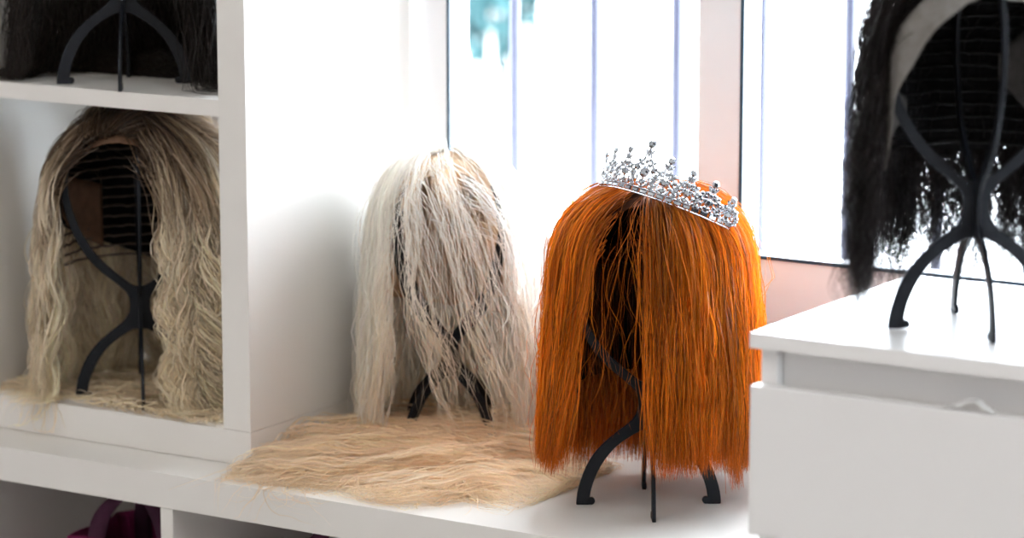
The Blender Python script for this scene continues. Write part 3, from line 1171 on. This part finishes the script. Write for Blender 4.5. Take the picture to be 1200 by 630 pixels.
def front_b(n, ah):
    a0 = np.where(ah > 0, 1.12 - (ah - 1.5) * 1.05, ah * 0.62) + rng.normal(0, 0.10, n)
    ze = np.interp(np.abs(a0), [0, 0.45, 0.8, 1.05, 1.25, 1.5], [0.325, 0.318, 0.290, 0.25, 0.22, 0.21]) + 0.001 + rng.uniform(0, 0.006, n)
    q = np.clip((ze - Hb.zeq) / Hb.hz, 0, 0.98)
    return a0, np.arcsin(np.clip((1 - q ** Hb.e) ** (1 / Hb.e), 0, 1))


P4, r4, t4 = hair(Hb, 2600, 40, 46, lambda n: np.where(rng.uniform(0, 1, n) < 0.75, rng.uniform(1.5, 3.05, n), -rng.uniform(1.35, 2.1, n)), zr_b, lambda a, r: 0.04 - 0.10 * r,
                  dict(cb, front=front_b, lay0=0.005, lay=0.022, flare=0.016, wave=0.012, gather=0.93), TB)
P4 = clamp_world(settle(P4), S_BL, R(-68), x0=-0.873, x1=-0.5135, y1=0.23, z1=1.0045)
P1 = clamp_world(settle(P1), S_BL, R(-68), x0=-0.873, x1=-0.5135, y1=0.23, z1=1.0045)
P2 = clamp_world(settle(P2), S_BL, R(-68), x0=-0.873, x1=-0.5135, z1=1.0045)
strands_mesh('hair', *cat_put([(P1, r1, t1), (P2, r2, t2), (P4, r4, t4)]), M_hair_b, wb)
TBP = ramp_tint([(0, (0.82, 0.68, 0.48)), (1, (0.86, 0.73, 0.54))], 0.08, 0.02, 0.08)
PB = [pool(900, 40, (-0.70, 0.03), 190, 0.16, (0.06, 0.04), S_BL, R(-68), TBP, ZC + 0.041, 0.012, xmin=-0.872, ymax=0.22, ymin=UF + 0.004, curl=0.03),
      pool(700, 40, (-0.62, 0.0), 300, 0.12, (0.04, 0.03), S_BL, R(-68), TBP, ZC + 0.041, 0.012, ymax=0.22, ymin=UF + 0.004, curl=0.03),
      pool(26, 40, (-0.775, -0.075), 265, 0.085, (0.008, 0.006), S_BL, R(-68), TBP, ZC + 0.041, 0.004, nclump=5, curl=0.02, drape=UF)]
PB = [(clamp_world(p[0], S_BL, R(-68), x0=-0.873, x1=-0.5135),) + p[1:] for p in PB]
strands_mesh('trailing_hair', *cat_put(PB), M_hair_b, wb)


def zedge_b(a):
    return float(np.interp(abs(a), [0, 0.45, 0.8, 1.05, 1.25, 1.5, PI], [0.325, 0.318, 0.290, 0.24, 0.20, 0.21, 0.15]))


cap_mesh('wig_cap', Hb, zedge_b, 0.0, M_capd, wb)
weft_rows('weft_rows', Hb, 1.5, 2 * PI - 1.5, list(np.linspace(0.16, 0.33, 15)), -0.0025, M_weftb, wb, r=0.0014)
A = np.linspace(-1.25, 1.25, 60)
zl = np.array([zedge_b(a) for a in A])
band('lace_front', Hb, A, np.minimum(zl + 0.004, 0.3445), zl - 0.005, 0.002, 0.0035, M_laceb, wb)

A = np.linspace(-2.35, -1.2, 20)
f = (A - A[0]) / (A[-1] - A[0])
band('lace_tab', Hb, A, 0.25 + 0.03 * f, 0.172 + 0.055 * f, -0.004, -0.004, M_laceb, wb, ruffle=0.001)

# ------------------------------------------------------------------ black wig on the upper cube shelf board
wt = thing('dark_brown_wig', 'nearly black wig hanging over the stand on the upper cube shelf board', 'wig', S_TL, R(-80))
Ht = Head(0.093, 0.098, 0.094, 0.256, 0.090, e=2.2)
TK = ramp_tint([(0, (0.012, 0.009, 0.008)), (1, (0.016, 0.011, 0.009))], 0.25, 0.05, 0.25)
ct = dict(cb, wave=0.006, wavelength=0.14, flare=0.022, lay=0.03, gather=0.4, r=0.0006, frizz=0.004)
P1, r1, t1 = hair(Ht, 5200, 26, 160, sym(1.25, PI), lambda a, r: 0.1 + 1.35 * r,
                  lambda a, r: 0.02 - 0.09 * r, ct, TK)
P1 = clamp_world(settle(P1), S_TL, R(-80), x0=-0.873, x1=-0.5135, y0=UF + 0.004, y1=0.23, z1=1.365)
PT = [(P1, r1, t1), pool(1500, 26, (-0.72, 0.02), 200, 0.14, (0.05, 0.05), S_TL, R(-80), TK, 1.0255, 0.03, xmin=-0.872, ymax=0.22, ymin=UF + 0.01, r=0.0005)]
PT = [PT[0]] + [(clamp_world(p[0], S_TL, R(-80), x0=-0.873, x1=-0.5135, y0=0.03),) + p[1:] for p in PT[1:]]
strands_mesh('hair', *cat_put(PT), M_hair_k, wt, False)
cap_mesh('wig_cap', Ht, zedge_b, 0.0, M_capd, wt)

# ------------------------------------------------------------------ black lace front wig on the chest
wk = thing('black_lace_wig', 'wavy black wig with grey lace front on the chest of drawers', 'wig', S_BK, R(-58))
Hk = Head(0.093, 0.098, 0.088, 0.256, 0.090, e=2.2)
TK2 = ramp_tint([(0, (0.010, 0.007, 0.007)), (1, (0.014, 0.010, 0.010))], 0.3, 0.06, 0.3)


def zr_k(a, r):
    return 0.1 + 1.35 * r


ck = dict(cb, spread=0.07, wave=0.0042, wavelength=0.05, flare=0.009, lay=0.015, gather=0.98, r=0.00036, frizz=0.0035, root_sweep=0.82, phase_jit=0.25)
P1, r1, t1 = hair(Hk, 5200, 44, 190, sym(1.25, PI), zr_k, lambda a, r: 0.072 - 0.055 * r, ck, TK2)
P2, r2, t2 = hair(Hk, 700, 44, 60, sym(1.3, PI), zr_k, lambda a, r: 0.11 - 0.09 * r, dict(ck, lay=0.022, flare=0.016, wave=0.008), TK2)
strands_mesh('hair', *cat_put([(P1, r1, t1), (P2, r2, t2)]), M_hair_k, wk, False)


def zedge_k(a):
    return float(np.interp(abs(a), [0, 0.35, 0.75, 1.1, 1.35, 1.6, PI], [0.333, 0.328, 0.305, 0.27, 0.225, 0.18, 0.15]))


cap_mesh('wig_cap', Hk, zedge_k, 0.0, M_capd, wk)
weft_rows('weft_rows', Hk, 1.7, 2 * PI - 1.7, list(np.linspace(0.16, 0.33, 15)), -0.0025, M_weft, wk, r=0.0014)
A = np.linspace(-1.75, 1.75, 90)
zh = np.array([zedge_k(a) for a in A])
zlo = np.interp(np.abs(A), [0, 0.3, 0.7, 1.0, 1.25, 1.45, 1.75], [0.312, 0.306, 0.270, 0.222, 0.150, 0.145, 0.165])
band('lace_front', Hk, A, np.minimum(zh + 0.010, 0.3445), zlo, 0.003, 0.006, M_lace, wk, ruffle=0.003)

for sg, a0, a1, tri in ((1, 2.10, 2.80, 0.13), (-1, -2.42, -1.70, 0.055)):
    A = np.linspace(a0, a1, 14)
    f = (A - a0) / (a1 - a0)
    if sg > 0:
        hi, lw = 0.305 - 0.06 * f, 0.165 + 0.055 * f
    else:
        hi, lw = 0.235 - 0.03 * (1 - f), 0.185 - 0.02 * f
    band('lace_tab', Hk, A, hi, lw, -0.006, -0.006, M_laced, wk, ruffle=0.001)
